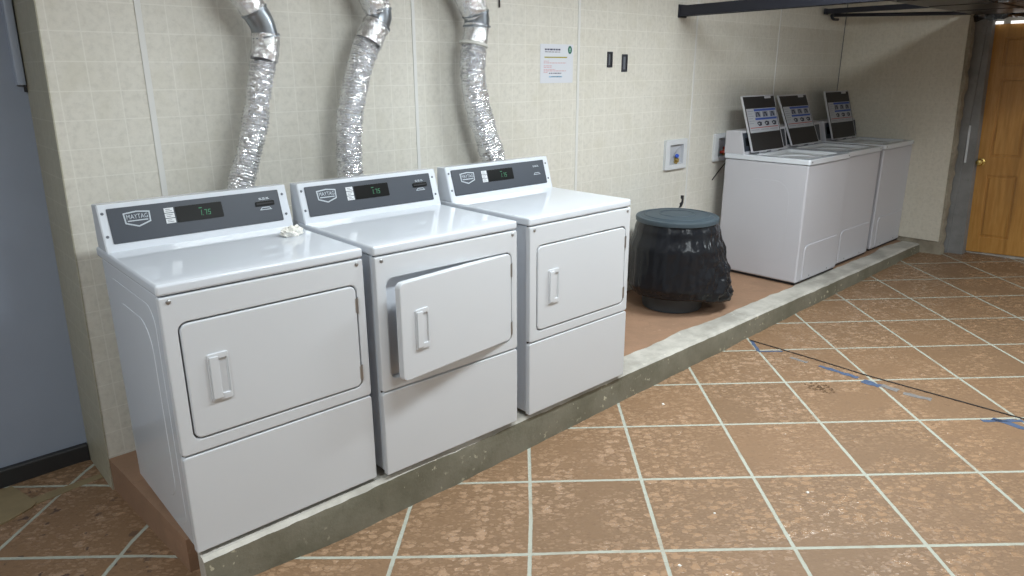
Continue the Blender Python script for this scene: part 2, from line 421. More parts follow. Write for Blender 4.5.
def dryer(loc, rz, label, open_deg=0, slot=True):
    t = empty('clothes_dryer', loc, rz, label, 'dryer', 'white dryers in a row along the wall')
    # cabinet body with pressed side panels
    mb = MB(); mb.box(.004, W-.004, .012, DD, .022, H-LT-.002, .006)
    for sx in (0, 1):
        xx = .004 if sx == 0 else W-.004
        fr = (lambda s, x0: (lambda a, b, c: (x0+(-c if s == 0 else c), a, b)))(sx, xx)
        mb.prism(rrect(.07, .58, .06, .85, .07, 6), -.001, .0012, fr, .0012); mb.prism(rrect(.135, .515, .13, .78, .10, 6), .0, .0030, fr, .0018)
    mb.build('cabinet', M['white'], t)
    for fx in (.05, W-.05):
        for fy in (.06, DD-.06):
            MB().lathe([(.018, 0), (.018, .006), (.008, .009), (.008, .024)], 12, (lambda x, y: lambda a, b, c: (x+a, y+b, c))(fx, fy), True, True).build('foot', M['blackrubber'], t)
    F = front(0)
    # dark shadow line behind the front joints
    mb = MB(); mb.annulus(rrect(.006, W-.006, .02, H-LT-.001, .003, 5), rrect(.040, .656, .414, .814, .03, 5), -.014, -.007, F, .001); mb.build('front_frame', M['seam'], t)
    # upper front panel with the door opening
    zs = .370
    mb = MB(); oo = rrect4(.0, W, zs+.002, H-LT-.004, (.012, .006, .006, .012), 5); oi = rrect(.043, .653, .417, .811, .028, 5)
    mb.annulus(oo, oi, -.012, .012, F, .006)
    fp = mb.build('front_panel', M['whitefront'], t)
    for x in (.027, .660):
        MB().lathe([(.0075, 0), (.0075, .001), (.005, .003), (.001, .0036)], 14, (lambda x0: lambda a, b, c: (x0+a, -.012-c, .884+b))(x), False, True).build('screw', M['steel'], fp)
    # door pocket: white lining, porthole seal
    mb = MB(); P = lambda o, c: [F(a, b, c) for a, b in o]
    mb.rings([P(oi, .004), P(inset(oi, .004), -.045)], False, True)
    mb.annulus([(.348+.185*math.cos(a*PI/16), .612+.165*math.sin(a*PI/16)) for a in range(32)], [(.348+.165*math.cos(a*PI/16), .612+.145*math.sin(a*PI/16)) for a in range(32)], -.046, -.038, F, .002)
    mb.build('door_pocket', M['hollow' if open_deg == 0 else 'whitefront'], t)
    if open_deg:
        MB().box(.05, .062, -.03, -.022, .775, .79, fr=lambda a, b, c: F(a, c, b)).build('door_switch', M['seam'], t)
    # toe panel
    mb = MB(); mb.prism(rrect4(.0, W, .016, zs-.003, (.006, .012, .012, .006), 5), -.012, .012, F, .006); mb.build('toe_panel', M['whitefront'], t)
    # door, hinged on its right edge
    d = MB(); ox, oz = .650, .614
    G = lambda a, b, c: (a-ox, -c, b-oz)
    od = rrect(.0475, .6485, .4215, .8065, .024, 5)
    d.prism(od, -.018 if open_deg else -.006, .0145, G, .006, True)
    do = d.build('door', M['whitefront'], t); do.location = (ox, 0, oz); do.rotation_euler = (0, 0, math.radians(open_deg))
    h = MB()
    h.annulus(rrect(.112, .178, .531, .692, .006, 4), rrect(.146, .1725, .552, .672, .004, 4), .0135, .0195, G, .0025)
    h.box(.116, .145, .5405, .683, .0185, .0250, .003, lambda a, b, c: G(a, b, c))
    h.rings([[G(a, b, .0190) for a, b in rrect(.146, .1725, .552, .672, .004, 4)], [G(a, b, .0148) for a, b in rrect(.147, .169, .554, .670, .004, 4)]], False, True)
    h.build('door_handle', M['whitefront'], do)
    for z0, z1 in ((.703, .763), (.444, .503)):
        g = MB(); g.tube([(.6515, -.0135, z0), (.6515, -.0135, z1)], .0042, 10); g.box(.642, .652, -.015, -.011, z0+.004, z1-.004, .001)
        g.build('hinge', M['steel'], t)
    # top
    mb = MB(); mb.box(-.003, W+.003, -.010, .664, H-LT, H, .009, seg=3)
    mb.build('top_panel', M['white'], t)
    # console wedge
    mb = MB(); x0, x1 = .0, W
    pr = [(.520, H-.002), (.570, H+.160), (.634, H+.157), (.634, H-.002)]
    mb.prism(pr, x0, x1, lambda a, b, c: (c, a, b), .004, True)
    co = mb.build('console', M['white'], t)
    mb = MB(); mb.prism(rrect(.028, .650, .027, .151, .004, 3), .0005, .003, cons, .001); mb.build('control_fascia', M['fascia'], co)
    # shield badge with its lettering
    mb = MB(); sh = [(.076, .129), (.1205, .134), (.165, .129), (.163, .091), (.1205, .076), (.078, .091)]
    mb.cur = 0; mb.prism(sh, .003, .0042, cons, .0005)
    mb.cur = 1; mb.flat(inset(sh, .0048), .0045, cons)
    mb.cur = 0; text_mb(mb, 'MAYTAG', .0855, .1555, .106, .122, .0049, cons)
    mb.rect(.087, .154, .0975, .1015, .0049, cons)
    mb.build('badge', [M['silver'], M['fascia']], co)
    mb = MB(); mb.cur = 0
    for k in range(3): mb.rect(.212, .245, .074+k*.0195, .091+k*.0195, .0034, cons)
    mb.cur = 1
    for k in range(3):
        for q in range(2): mb.rect(.217, .239-.006*((k+q) % 2), .0785+k*.0195+q*.006, .0805+k*.0195+q*.006, .0037, cons)
    mb.build('button_strip', [M['plastic'], M['ink']], co)
    mb = MB(); mb.prism(rrect(.250, .420, .072, .131, .003, 3), .003, .0045, cons, .0008); mb.build('display_window', M['display'], co)
    mb = MB(); h7 = .020; w7 = .0095; y7 = .088; tt = .0022; c = .0049
    seven(mb, .338, y7, .004, h7, 'ef', tt, c, cons); mb.rect(.3445, .3465, y7, y7+.002, c, cons)
    seven(mb, .349, y7, w7, h7, 'abc', tt, c, cons); seven(mb, .363, y7, w7, h7, 'afgcd', tt, c, cons)
    mb.rect(.333, .345, .1145, .1175, c, cons)
    mb.build('price_readout', M['digit'], co)
    if slot:
        mb = MB(); mb.cur = 0; mb.prism(rrect(.548, .625, .093, .112, .004, 3), .003, .007, cons, .001)
        mb.cur = 1; mb.rect(.553, .620, .100, .1045, .0073, cons)
        mb.build('card_reader', [M['display'], M['seam']], co)
    mb = MB()
    for a, b in ((.566, .578), (.580, .593), (.595, .608)): mb.rect(a, b, .118, .1205, .0034, cons); mb.rect(a, b-.003, .123, .1255, .0034, cons)
    mb.build('printed_caption', M['silver'], co)
    mb = MB(); o1 = [(.562, .077), (.612, .077), (.602, .088), (.572, .088)]; mb.rings([[cons(a, b, .0034) for a, b in o1], [cons(a, b, .0034) for a, b in inset(o1, .0028)]], False, False)
    mb.build('printed_icon', M['silver'], co)
    for a, b in ((.014, .136), (.014, .055), (.666, .131), (.666, .051)):
        MB().lathe([(.0052, 0), (.0052, .0012), (.002, .0028)], 10, (lambda a0, b0: lambda u, v, c: cons(a0+u, b0+v, c))(a, b), False, True).build('screw', M['ink'], co)
    return t

Y0 = -.891; g1, g2 = .0349, .0754
dryer((-.006, Y0-.003, HP), -.0105, 'white dryer nearest the camera, at the left end of the row, crumpled paper on top')
dryer((W+g1-.005, Y0-.031, HP), -.0185, 'white dryer in the middle of the row with its door hanging ajar', 6.5)
dryer((2*W+g1+g2-.008, Y0-.0455, HP), -.001, 'white closed dryer at the right end of the row, nearest the trash can', 0, False)

# crumpled paper on the first dryer
bm = bmesh.new(); bmesh.ops.create_icosphere(bm, subdivisions=4, radius=1)
for v in bm.verts:
    n = v.co.copy(); k = 1+.35*noise.noise(n*2.1)+.22*abs(noise.noise(n*5+Vector((3, 1, 2))))
    v.co = Vector((n.x*.040*k, n.y*.029*k, max(0, (n.z+.55)*.022*k)))
me = bpy.data.meshes.new('crumpled_paper'); bm.to_mesh(me); bm.free(); me.materials.append(M['crumple'])
o = bpy.data.objects.new('crumpled_paper', me); COL.objects.link(o); o.location = (.594, -.556, HP+H+.0003)
tag(o, 'small crumpled white paper lying on top of the nearest dryer', 'paper')

# ------------------------------------------------------------------ exhaust ducts
def smooth_path(pts, n):
    P = [Vector(p) for p in pts]; P = [P[0]*2-P[1]]+P+[P[-1]*2-P[-2]]; out = []; m = len(P)-3
    for k in range(n+1):
        u = k/n*m; i = min(int(u), m-1); f = u-i; a, b, c, d = P[i:i+4]
        out.append(.5*((2*b)+(-a+c)*f+(2*a-5*b+4*c-d)*f*f+(-a+3*b-3*c+d)*f**3))
    return out
def duct(label, up, elbow, collar, hose, r, clamp=None, rc=None):
    b = hose[-1]
    t = empty('exhaust_duct', (b[0], b[1], b[2]), 0, label, 'duct', 'foil dryer exhaust ducts on the wall')
    Lc = lambda pts: [Vector(p)-Vector(b) for p in pts]
    def foil(pts, name, mat, rr, step, acc, nz, seg=30, flare=0):
        L = sum((Vector(pts[i+1])-Vector(pts[i])).length for i in range(len(pts)-1)); n = max(4, int(L/step))
        pp = smooth_path(Lc(pts), n)
        rad = [rr+acc*(1 if i % 2 else -1)+nz*1.6*noise.noise(Vector((i*.13, 7, r*90)))+flare*(1-i/n) for i in range(n+1)]
        rs = random.Random(hash(name) % 97+int(r*1e4)); jit = {}
        def J(i, k):
            if (i, k) not in jit: jit[(i, k)] = rs.uniform(-nz, nz)
            return jit[(i, k)]
        return MB().tube(pp, rad, seg, True, J).build(name, mat, t, angle=18 if name == 'flexible_hose' else 30)
    foil(up, 'upper_duct', M['foiltape'], r*1.06, .02, .0, .0022)
    foil(elbow, 'elbow', M['galv'], r*1.0, .02, .0, .0006, flare=.002)
    foil(collar, 'foil_collar', M['foiltape'], (rc or r*1.12), .012, .0, .0022, flare=-.002)
    foil(hose, 'flexible_hose', M['foil'], r, .0062, .0022, .0042, 30)
    for q in (elbow[0], elbow[-1]):
        i = 0 if q is elbow[0] else len(elbow)-1
        dv = (Vector(elbow[min(i+1, len(elbow)-1)])-Vector(elbow[max(i-1, 0)])).normalized()
        c = Vector(q)-Vector(b); MB().tube([c-dv*.006, c-dv*.004, c+dv*.004, c+dv*.006], [r*1.02, r*1.12, r*1.12, r*1.02], 28).build('joint_band', M['galv'], t)
    if clamp:
        dv = (Vector(collar[-1])-Vector(collar[0])).normalized(); c = Vector(clamp)-Vector(b)
        MB().tube([c-dv*.009, c-dv*.006, c+dv*.006, c+dv*.009], [r*1.05, r*1.16, r*1.16, r*1.05], 28).build('clamp', M['clamp'], t)
    return t
Y = -.12
duct('silver foil duct on the left, rising behind the nearest dryer',
     [(.50, -.06, ZC), (.59, -.09, 2.22), (.672, Y, 2.055), (.728, Y, 1.972)], [(.728, Y, 1.972), (.755, Y, 1.925), (.766, Y, 1.875)],
     [(.766, Y, 1.885), (.762, Y, 1.84), (.748, Y, 1.785)], [(.748, Y, 1.79), (.741, Y, 1.76), (.711, Y, 1.65), (.678, Y, 1.518), (.637, Y, 1.399), (.594, Y, 1.286), (.56, Y, 1.18), (.54, Y, 1.0)], .050)
duct('silver foil duct in the middle, rising behind the dryer with the open door',
     [(1.20, -.06, ZC), (1.22, -.09, 2.24), (1.275, Y, 2.075), (1.312, Y, 2.005)], [(1.312, Y, 2.005), (1.316, Y, 1.975), (1.300, Y, 1.937)],
     [(1.302, Y, 1.945), (1.276, Y, 1.905), (1.25, Y, 1.862)], [(1.254, Y, 1.868), (1.232, Y, 1.83), (1.179, Y, 1.704), (1.132, Y, 1.546), (1.115, Y, 1.398), (1.113, Y, 1.277), (1.115, Y, 1.0)], .0565)
duct('silver foil duct on the right with a pale clamp ring, nearest the notice',
     [(1.66, -.06, ZC), (1.72, -.09, 2.30), (1.835, Y, 2.105), (1.890, Y, 2.015)], [(1.890, Y, 2.015), (1.898, Y, 1.99), (1.897, Y, 1.955)],
     [(1.897, Y, 1.962), (1.890, Y, 1.92), (1.876, Y, 1.862)], [(1.876, Y, 1.866), (1.868, Y, 1.80), (1.867, Y, 1.714), (1.891, Y, 1.573), (1.940, Y, 1.434), (1.996, Y, 1.29), (2.03, Y, 1.18), (2.04, Y, 1.0)], .0635, (1.874, Y, 1.868), .066)

# ------------------------------------------------------------------ things on the wall
mb = MB(); Fw = front(0)
x0, x1, z0, z1 = 2.474, 2.754, 1.668, 1.888; w = x1-x0; h = z1-z0
mb.cur = 0; mb.prism(rrect(x0, x1, z0, z1, .003, 2), .0, .0022, Fw, .0005)
def bars(ci, rows):
    mb.cur = ci
    for a, b, y, t in rows:
        x = x0+a*w
        while x < x0+b*w-.004:
            l = min(random.uniform(.008, .026), x0+b*w-x); mb.rect(x, x+l, z0+y*h-t/2, z0+y*h+t/2, .0026, Fw); x += l+.004
random.seed(11)
bars(1, [(.13, .62, .862, .009), (.34, .64, .165, .0035), (.26, .66, .255, .005)])
bars(6, [(.13, .60, .80, .004)])
bars(3, [(.10, .25, .565, .004), (.10, .78, .520, .0045), (.10, .34, .445, .004), (.10, .34, .405, .004), (.10, .45, .35, .004), (.10, .78, .315, .0045), (.10, .22, .275, .004)])
bars(4, [(.26, .66, .165, .007)])
mb.cur = 2; mb.rect(x0+.12*w, x0+.81*w, z0+.648*h, z0+.680*h, .0026, Fw)
mb.cur = 5; ov = [(x0+.895*w+0.018*math.cos(a*PI/12), z0+.86*h+.023*math.sin(a*PI/12)) for a in range(24)]; mb.flat(ov, .0027, Fw)
mb.cur = 7
cx, cz = x0+.895*w, z0+.86*h
mb.flat([(cx-.008, cz+.002), (cx+.008, cz+.002), (cx, cz+.013)], .0030, Fw); mb.rect(cx-.002, cx+.002, cz-.012, cz+.003, .0030, Fw); mb.rect(cx-.009, cx+.009, cz-.007, cz-.0045, .0030, Fw)
o = mb.build('notice_sign', [M['paper'], M['paperink'], M['olive'], M['pink'], M['bluep'], M['green'], M['ink'], M['palegreen']])
tag(o, 'white printed notice with a green oval emblem, fixed to the tiled wall', 'notice')

def wall_slot(x0, x1, z0, z1, label, inner):
    t = empty('wall_slot', (x0, 0, z0), 0, label, 'slot', 'dark slots in the wall beside the notice')
    L = lambda a, b, c: (a-x0, -c, b-z0)
    MB().annulus(rrect(x0-.003, x1+.003, z0-.003, z1+.003, .003, 2), rrect(x0+.005, x1-.005, z0+.006, z1-.006, .002, 2), .0, .006, L, .001).build('frame', M['darkink'], t)
    mb = MB(); mb.box(x0+.004, x1-.004, z0+.004, z1-.004, .0005, .002, fr=L); mb.build('recess', M['seam'], t)
    mb = MB(); mb.box(x0+.012, x0+.024+inner, z0+.012, z1-.012, .002, .0035, .0005, fr=L); mb.build('device', M['ink'], t)
wall_slot(3.078, 3.122, 1.760, 1.850, 'upper left of two dark slots in the wall, nearest the notice', .0)
wall_slot(3.225, 3.275, 1.733, 1.836, 'lower right of two dark slots in the wall', .010)

def outlet_box(x0, x1, z0, z1, label, blue):
    t = empty('washer_outlet_box', (x0, 0, z0), 0, label, 'outlet box', 'white recessed washer outlet boxes')
    L = lambda a, b, c: (a-x0, -c, b-z0)
    oi = rrect(x0+.052, x1-.046, z0+.036, z1-.038, .003, 3)
    MB().annulus(rrect(x0, x1, z0, z1, .006, 3), oi, .0, .022, L, .003).build('frame', M['plastic'], t)
    mb = MB(); mb.rings([[L(a, b, .020) for a, b in oi], [L(a, b, .002) for a, b in inset(oi, .006)]], False, True); mb.build('recess', M['decalgrey'], t)
    xc = (x0+x1)/2+.01; zc = z0+.075
    mb = MB(); mb.tube([L(xc, zc-.035, .012), L(xc, zc+.012, .012)], .010, 12); mb.tube([L(xc, zc-.006, .004), L(xc, zc-.006, .03)], .013, 12); mb.tube([L(xc-.02, zc-.022, .014), L(xc+.024, zc-.022, .014)], .008, 10)
    v = mb.build('valve', M['brass'], t)
    mb = MB(); mb.lathe([(.004, 0), (.019, .003), (.021, .009), (.016, .016), (.004, .018)], 14, lambda a, b, c: L(xc-.005+a, zc+.022+b*.7, .014+c), True, True); mb.build('valve_knob', M['bluev' if blue else 'redhose'], v)
outlet_box(3.742, 4.008, 1.040, 1.256, 'white outlet box with a blue tap, on the wall above the trash can', True)
outlet_box(4.388, 4.66, 1.050, 1.264, 'white outlet box half hidden behind the nearest washing machine', False)
# hose and cable at the second box
mb = MB(); pp = smooth_path([(4.475, -.020, 1.12), (4.475, -.06, 1.125), (4.52, -.085, 1.10), (4.60, -.085, 1.05), (4.66, -.08, .95), (4.68, -.08, .6), (4.67, -.08, .35), (4.62, -.07, HP+.013)], 60)
mb.tube(pp, .012, 12); tag(mb.build('water_hose', M['redhose']), 'red water hose running from the wall box behind the washing machines', 'hose')
mb = MB(); mb.tube(smooth_path([(4.56, -.075, 1.10), (4.525, -.05, 1.045), (4.47, -.02, .97), (4.407, -.006, .905)], 24), .0045, 8)
tag(mb.build('power_cable', M['cord']), 'thin black cable hanging loose on the wall beside the washing machines', 'cable')
mb = MB(); mb.prism([(3.975, .735), (4.010, .742), (4.030, .770), (4.030, .825), (3.996, .830), (3.996, .806), (4.012, .80), (4.008, .778), (3.985, .770), (3.992, .755)], .0, .006, Fw, .001)
tag(mb.build('wall_bracket', M['seam']), 'small dark notched bracket on the wall above the trash can lid', 'bracket')
mb = MB(); mb.tube([(2.150, -.004, ZC-.02), (2.150, -.006, 2.30), (2.156, -.006, 2.066)], .0045, 8)
tag(mb.build('hanging_wire', M['cord']), 'short dark wire hanging on the wall right of the ducts', 'wire')

# ------------------------------------------------------------------ trash can, lid and bag
BX, BY = 3.350, -.415
t = empty('trash_can', (BX, BY, HP), 0, 'round grey trash can with a blue-grey lid, between dryers and washing machines', 'trash can')
prof = [(.175, 0), (.197, .004), (.2, .02), (.208, .12), (.212, .125), (.235, .5), (.245, .592), (.238, .592), (.205, .13), (.16, .02)]
MB().lathe(prof, 48, ident, True, True).build('barrel', M['binm'], t)
prof = [(.262, .590), (.268, .592), (.270, .612), (.266, .620), (.250, .623), (.240, .618), (.232, .618), (.221, .626), (.12, .632), (.0005, .634)]
mb = MB(); mb.lathe(prof, 64, ident, False, True)
lid = mb.build('lid', M['binlid'], t)
mb = MB(); mb.lathe([(.205, .6275), (.212, .632), (.219, .6272)], 64); mb.lathe([(.108, .6335), (.114, .637), (.120, .6325)], 64); mb.build('lid_ridge', M['binlid'], lid)
# bag hanging over the rim
mb = MB(); SEG, RNG = 220, 56; phi0 = math.radians(-42.7); rs = []
def lerp_tab(tab, u):
    for (a, x), (b, y) in zip(tab, tab[1:]):
        if u <= b:
            f = (u-a)/(b-a); f = f*f*(3-2*f); return x+(y-x)*f
    return tab[-1][1]
LEFT = [(0, .258), (.12, .274), (.35, .306), (.8, .316), (.93, .290), (1, .222)]
RIGHT = [(0, .262), (.12, .284), (.35, .315), (.55, .345), (.72, .372), (.86, .392), (.94, .372), (1, .23)]
for j in range(RNG+1):
    u = j/RNG; ring = []
    for k in range(SEG):
        a = 2*PI*k/SEG; d = math.cos(a-phi0)
        g = max(0, d); g = g**2.2
        r = lerp_tab(LEFT, u)*(1-g)+lerp_tab(RIGHT, u)*g
        zb = .115-.06*g; z = .596+(zb-.596)*min(1, u/.95)
        if u > .95: z = zb+(u-.95)/.05*.02
        amp = (.25+u)*min(1, (1-u)*8+.25)
        ca, sa = math.cos(a), math.sin(a)
        q = Vector((ca*2.4, sa*2.4, u*.7))
        gg = .10+.90*math.exp(-((math.atan2(math.sin(a-phi0+.3), math.cos(a-phi0+.3)))/1.0)**2)
        pl = noise.noise(q*1.1)*.012+(abs(noise.noise(Vector((ca*5, sa*5, u*.5))))-.25)*.016
        # diagonal pulls towards the gathered side
        e = math.atan2(math.sin(a-phi0), math.cos(a-phi0))
        dg = abs(noise.noise(Vector((e*3.2+u*3.6, u*1.2, 9))))
        pl += (dg-.22)*.040*math.exp(-(e/1.25)**2)
        pl += 1.5*gg*(noise.noise(Vector((ca*8, sa*8, u*5)))*.012+(abs(noise.noise(Vector((ca*10+u*4, sa*10, u*8))))-.2)*.020+(abs(noise.noise(Vector((ca*20, sa*20+u*6, u*15))))-.2)*.009)
        r += pl*amp
        r = max(r, .245 if z > .1 else .23)
        ring.append((r*ca, r*sa, z))
    rs.append(ring)
mb.rings(rs, False, False)
o = mb.build('garbage_bag', M['bag'], angle=180); o.location = (BX, BY, HP)
tag(o, 'glossy black plastic garbage bag hanging over the trash can under its lid', 'garbage bag')

# ------------------------------------------------------------------ washing machines
WW, WH, WD, WL = .681, .9279, .676, .036
def washer(loc, label, ly, lean, rz=0):
    t = empty('washing_machine', loc, rz, label, 'washing machine', 'white top-loading washing machines by the door')
    F = front(0)
    mb = MB(); mb.box(.0, WW, .0, WD-.01, .018, WH-WL-.003, .014, seg=3)
    for s in (0, 1):
        fr = (lambda s_: (lambda a, b, c: ((-c if s_ == 0 else WW+c), a, b)))(s)
        mb.prism(rrect(.12, .50, .14, .76, .12, 8), -.001, .0009, fr, .0009)
    mb.build('cabinet', M['washer'], t)
    MB().box(.012, WW-.012, .012, WD-.02, .006, .03).build('base_frame', M['seam'], t)
    for fx in (.05, WW-.05):
        for fy in (.06, WD-.07): MB().lathe([(.02, 0), (.02, .01)], 12, (lambda x, y: lambda a, b, c: (x+a, y+b, c))(fx, fy), True, True).build('foot', M['blackrubber'], t)
    # pressed service panel low on the front
    mb = MB(); mb.prism(rrect4(.085, .635, .028, .294, (.01, .02, .045, .01), 6), -.001, .006, F, .006); ap = mb.build('access_panel', M['washer'], t)
    for x in (.20, .50):
        MB().lathe([(.006, 0), (.006, .0012), (.001, .003)], 10, (lambda x0: lambda a, b, c: (x0+a, -.0055-c, .048+b))(x), False, True).build('screw', M['ink'], ap)
    # top with the tub opening
    mb = MB(); oo = rrect(-.004, WW+.004, -.008, WD, .02, 5); oi = rrect(.065, WW-.065, .06, .455, .05, 5)
    mb.annulus(oo, oi, WH-WL, WH, ident, .008)
    tp = mb.build('top_panel', M['white'], t)
    mb = MB(); R = lambda o_, z: [(a, b, z) for a, b in o_]
    circ = lambda r, n=24: [(WW/2+r*math.cos(-PI/4+2*PI*k/n), .258+r*.86*math.sin(-PI/4+2*PI*k/n)) for k in range(n)]
    mb.rings([R(oi, WH-.006), R(inset(oi, .008), WH-.022), R(circ(.165), WH-.024), R(circ(.160), WH-.034)], False, True)
    mb.build('tub_rim', M['plastic'], tp)
    for x in (.035, .645):
        MB().lathe([(.006, 0), (.006, .0015), (.001, .003)], 10, (lambda x0: lambda a, b, c: (x0+a, -.008-c, WH-.018+b))(x), False, True).build('screw', M['ink'], tp)
    # console
    mb = MB(); mb.prism([(.505, WH-.002), (.545, WH+.168), (.56, WH+.172), (.676, WH+.168), (.676, WH-.002)], .0, WW, lambda a, b, c: (c, a, b), .004, True)
    co = mb.build('console', M['washer'], t)
    def cf(a, b, c): 
        L = math.hypot(.04, .17); return (a, .505+b*.04/L-c*.17/L, WH+b*.17/L+c*.04/L)
    MB().prism(rrect(.008, WW-.03, .02, .158, .004, 3), .0, .004, cf, .001).build('control_panel', M['fascia'], co)
    mb = MB(); mb.rect(.03, .12, .06, .12, .0045, cf); mb.build('display_window', M['display'], co)
    # raised lid, hinged at the back
    lw, lh = .486, .432
    root = Vector((.052, ly, WH+.012))
    G = lambda a, b, c: (a, -c, b)
    mb = MB(); mb.annulus(rrect(0, lw, 0, lh, .010, 3), rrect(.008, lw-.006, .006, lh-.010, .006, 3), -.010, .004, G, .0015)
    mb.rings([[G(a, b, -.0095) for a, b in rrect(.001, lw-.001, .001, lh-.001, .01, 3)], [G(a, b, -.012) for a, b in rrect(.004, lw-.004, .004, lh-.004, .01, 3)]], False, True)
    lo = mb.build('lid', M['washer'], t); lo.location = root; lo.rotation_euler = (-lean, 0, 0)
    MB().box(.007, lw-.005, .005, lh-.009, -.009, .003, .002, G).build('inner_panel', M['lidblack'], lo)
    MB().box(.33, .42, lh-.028, lh-.006, .002, .008, .002, G).build('latch', M['washer'], lo)
    for a in (.10, lw-.2): MB().tube([(a, 0, -.004), (a+.1, 0, -.004)], .006, 10).build('lid_hinge', M['washer'], lo)
    # instruction sheet
    mb = MB(); a0, a1, b0, b1 = .022, lw-.016, .146, .330; c = .0034; w = a1-a0; h = b1-b0
    mb.cur = 0; mb.rect(a0, a1, b0, b1, c, G)
    rc = lambda u0, u1, v0, v1, d=.0005: mb.rect(a0+u0*w, a0+u1*w, b0+v0*h, b0+v1*h, c+d, G)
    mb.cur = 1; rc(.24, .98, .885, .975); rc(.24, .98, .515, .60)
    mb.cur = 2; rc(.03, .97, .185, .215)
    mb.cur = 4
    for i in range(3): rc(.26+.25*i, .44+.25*i, .63, .86)
    for i in range(6): rc(.03, .20-.03*(i % 2), .88-.1*i, .90-.1*i)
    for i in range(3): rc(.04+.32*i, .30+.32*i, .10, .12)
    mb.cur = 3
    for i in range(3):
        u = .28+.25*i
        mb.flat([(a0+(u+x)*w, b0+y*h) for x, y in ((0, .64), (.035, .64), (.045, .78), (.07, .80), (.09, .66), (.125, .66), (.13, .72), (.10, .84), (.03, .84))], c+.0008, G)
        mb.flat([(a0+(u+x)*w, b0+y*h) for x, y in ((-.01, .40), (.02, .30), (.06, .26), (.14, .28), (.15, .42), (.06, .46))], c+.0008, G)
    mb.cur = 0
    for i in range(3):
        u = .28+.25*i; mb.rect(a0+(u+.03)*w, a0+(u+.08)*w, b0+.33*h, b0+.39*h, c+.0011, G)
    mb.build('instruction_decal', [M['decalgrey'], M['decalblue'], M['decalred'], M['decaldark'], M['decalmid']], lo)
    return t
wx, wy = 4.3755, -.7885
washer((wx, wy, HP), 'white washing machine with raised lid, nearest the trash can', .468, .315)
washer((wx+WW+.0081, wy+.0308, HP), 'white washing machine with raised lid, between two others', .470, .40)
washer((wx+2*WW+.1153, wy+.0453, HP), 'white washing machine with raised lid, farthest, beside the right-hand wall', .468, .30)

# ------------------------------------------------------------------ wooden door on the right
def wooden_door():
    t = bpy.data.objects.new('door_1', None); COL.objects.link(t); t.location = (DX, -1.172, .135); t.rotation_euler = (-math.radians(2.6), 0, 0); t['kind'] = 'structure'
    # local: y runs to -y along the door, facing -x
    G = lambda a, b, c: (-c, -a, b)
    mb = MB(); mb.box(.0, .045, -.01, 2.0, -.03, .012, .004, G); mb.build('door_frame', M['wood'], t)
    hz = 1.962; dw = .78; x0 = .05
    mb = MB(); mb.box(x0, x0+dw, .012, hz, -.03, -.008, .003, G)
    st = .115; mu = .10; pw = (dw-2*st-mu)/2
    rails = [(.012, .15), (.70, .86), (1.52, 1.62), (hz-.11, hz)]
    for a, b in rails: mb.box(x0, x0+dw, a, b, -.01, .0, .003, G)
    for a in (x0, x0+dw-st, x0+st+pw): mb.box(a, a+(st if a != x0+st+pw else mu), .012, hz, -.01, .0005, .003, G)
    leaf = mb.build('door_leaf', M['wood'], t)
    for a in (x0+st, x0+st+pw+mu):
        for (q, b), (c, d) in zip(rails, rails[1:]):
            MB().prism([(a+.018, b+.018), (a+pw-.018, b+.018), (a+pw-.018, c-.018), (a+.018, c-.018)], -.01, .001, G, .012).build('panel', M['wood'], leaf)
    k = MB(); fr = lambda a, b, c: G(x0+.058+a, .815+b, c)
    k.lathe([(.032, 0), (.032, .004), (.012, .008), (.011, .03), (.026, .040), (.029, .055), (.022, .066), (.0005, .069)], 20, fr, True, False); k.build('door_knob', M['brass'], t)
wooden_door()
mb = MB(); mb.prism([(-1.152, .95), (-1.138, .95), (-1.127, 1.27), (-1.141, 1.27)], -.15, -.135, fr, .003); tag(mb.build('strike_strip', M['plastic']), 'narrow white strip fixed to the grey pier beside the wooden door', 'strip')
# glowing strips stand in for next-room light in the gap above the door
for i, (a, b) in enumerate(((-1.222, -1.165), (-1.43, -1.275))):
    mb = MB(); mb.box(DX-.03, DX-.025, a, b, 2.100, 2.122); struct(mb.build('transom_gap_%d' % (i+1), M['glow']))

# ------------------------------------------------------------------ overhead: stowed garage door, tracks, pipe, sheeting
t = empty('garage_door', (5.2, -1.06, 2.17), 0, 'dark overhead garage door stowed flat under the ceiling at right', 'garage door')
for k in range(4):
    y1 = -k*.53; mb = MB(); mb.box(-1.2, 1.235, y1-.525, y1, .0, .04, .006)
    for q in range(4): mb.box(-1.15+q*.6, -.62+q*.6, y1-.47, y1-.055, -.008, .001, .004)
    se = mb.build('door_section', M['ironpaint'], t)
    for q in (-1.0, 0, 1.0):
        if k: MB().box(q-.03, q+.03, y1-.035, y1+.03, -.012, .001, .002).build('hinge', M['steel'], se)
for q in (-1.0, 1.0):
    for yy in (-.3, -1.8): MB().box(q-.012, q+.012, yy-.02, yy+.02, .03, ZC-2.17, .002).build('hanger', M['iron'], t)
t = empty('door_track', (3.86, 0, 2.13), 0, 'dark steel track running out from the wall above the trash can', 'track', 'overhead garage door tracks')
def track(t, w, h, L, rise):
    fr = lambda a, b, c: (a, -c, b+rise*c/L)
    MB().prism([(-w, h), (w, h), (w, -h), (w*.55, -h), (w*.55, h*.6), (-w*.55, h*.6), (-w*.55, -h), (-w, -h)], .0, L, fr).build('channel', M['iron'], t)
    MB().box(-w*1.15, w*1.15, -.012, .0, -h*1.25, h*1.25, .002).build('end_plate', M['iron'], t)
    for s in (.9, 2.0, 2.9):
        MB().box(-.012, .012, -s-.02, -s+.02, h*.9+rise*s/L, ZC-2.13 if L > 3 else .35, .002).build('hanger', M['iron'], t)
track(t, .04, .034, 3.3, .03)
t = empty('door_track', (6.02, -.02, 2.232), 0, 'dark steel track near the right-hand wall, above the farthest washing machine', 'track', 'overhead garage door tracks')
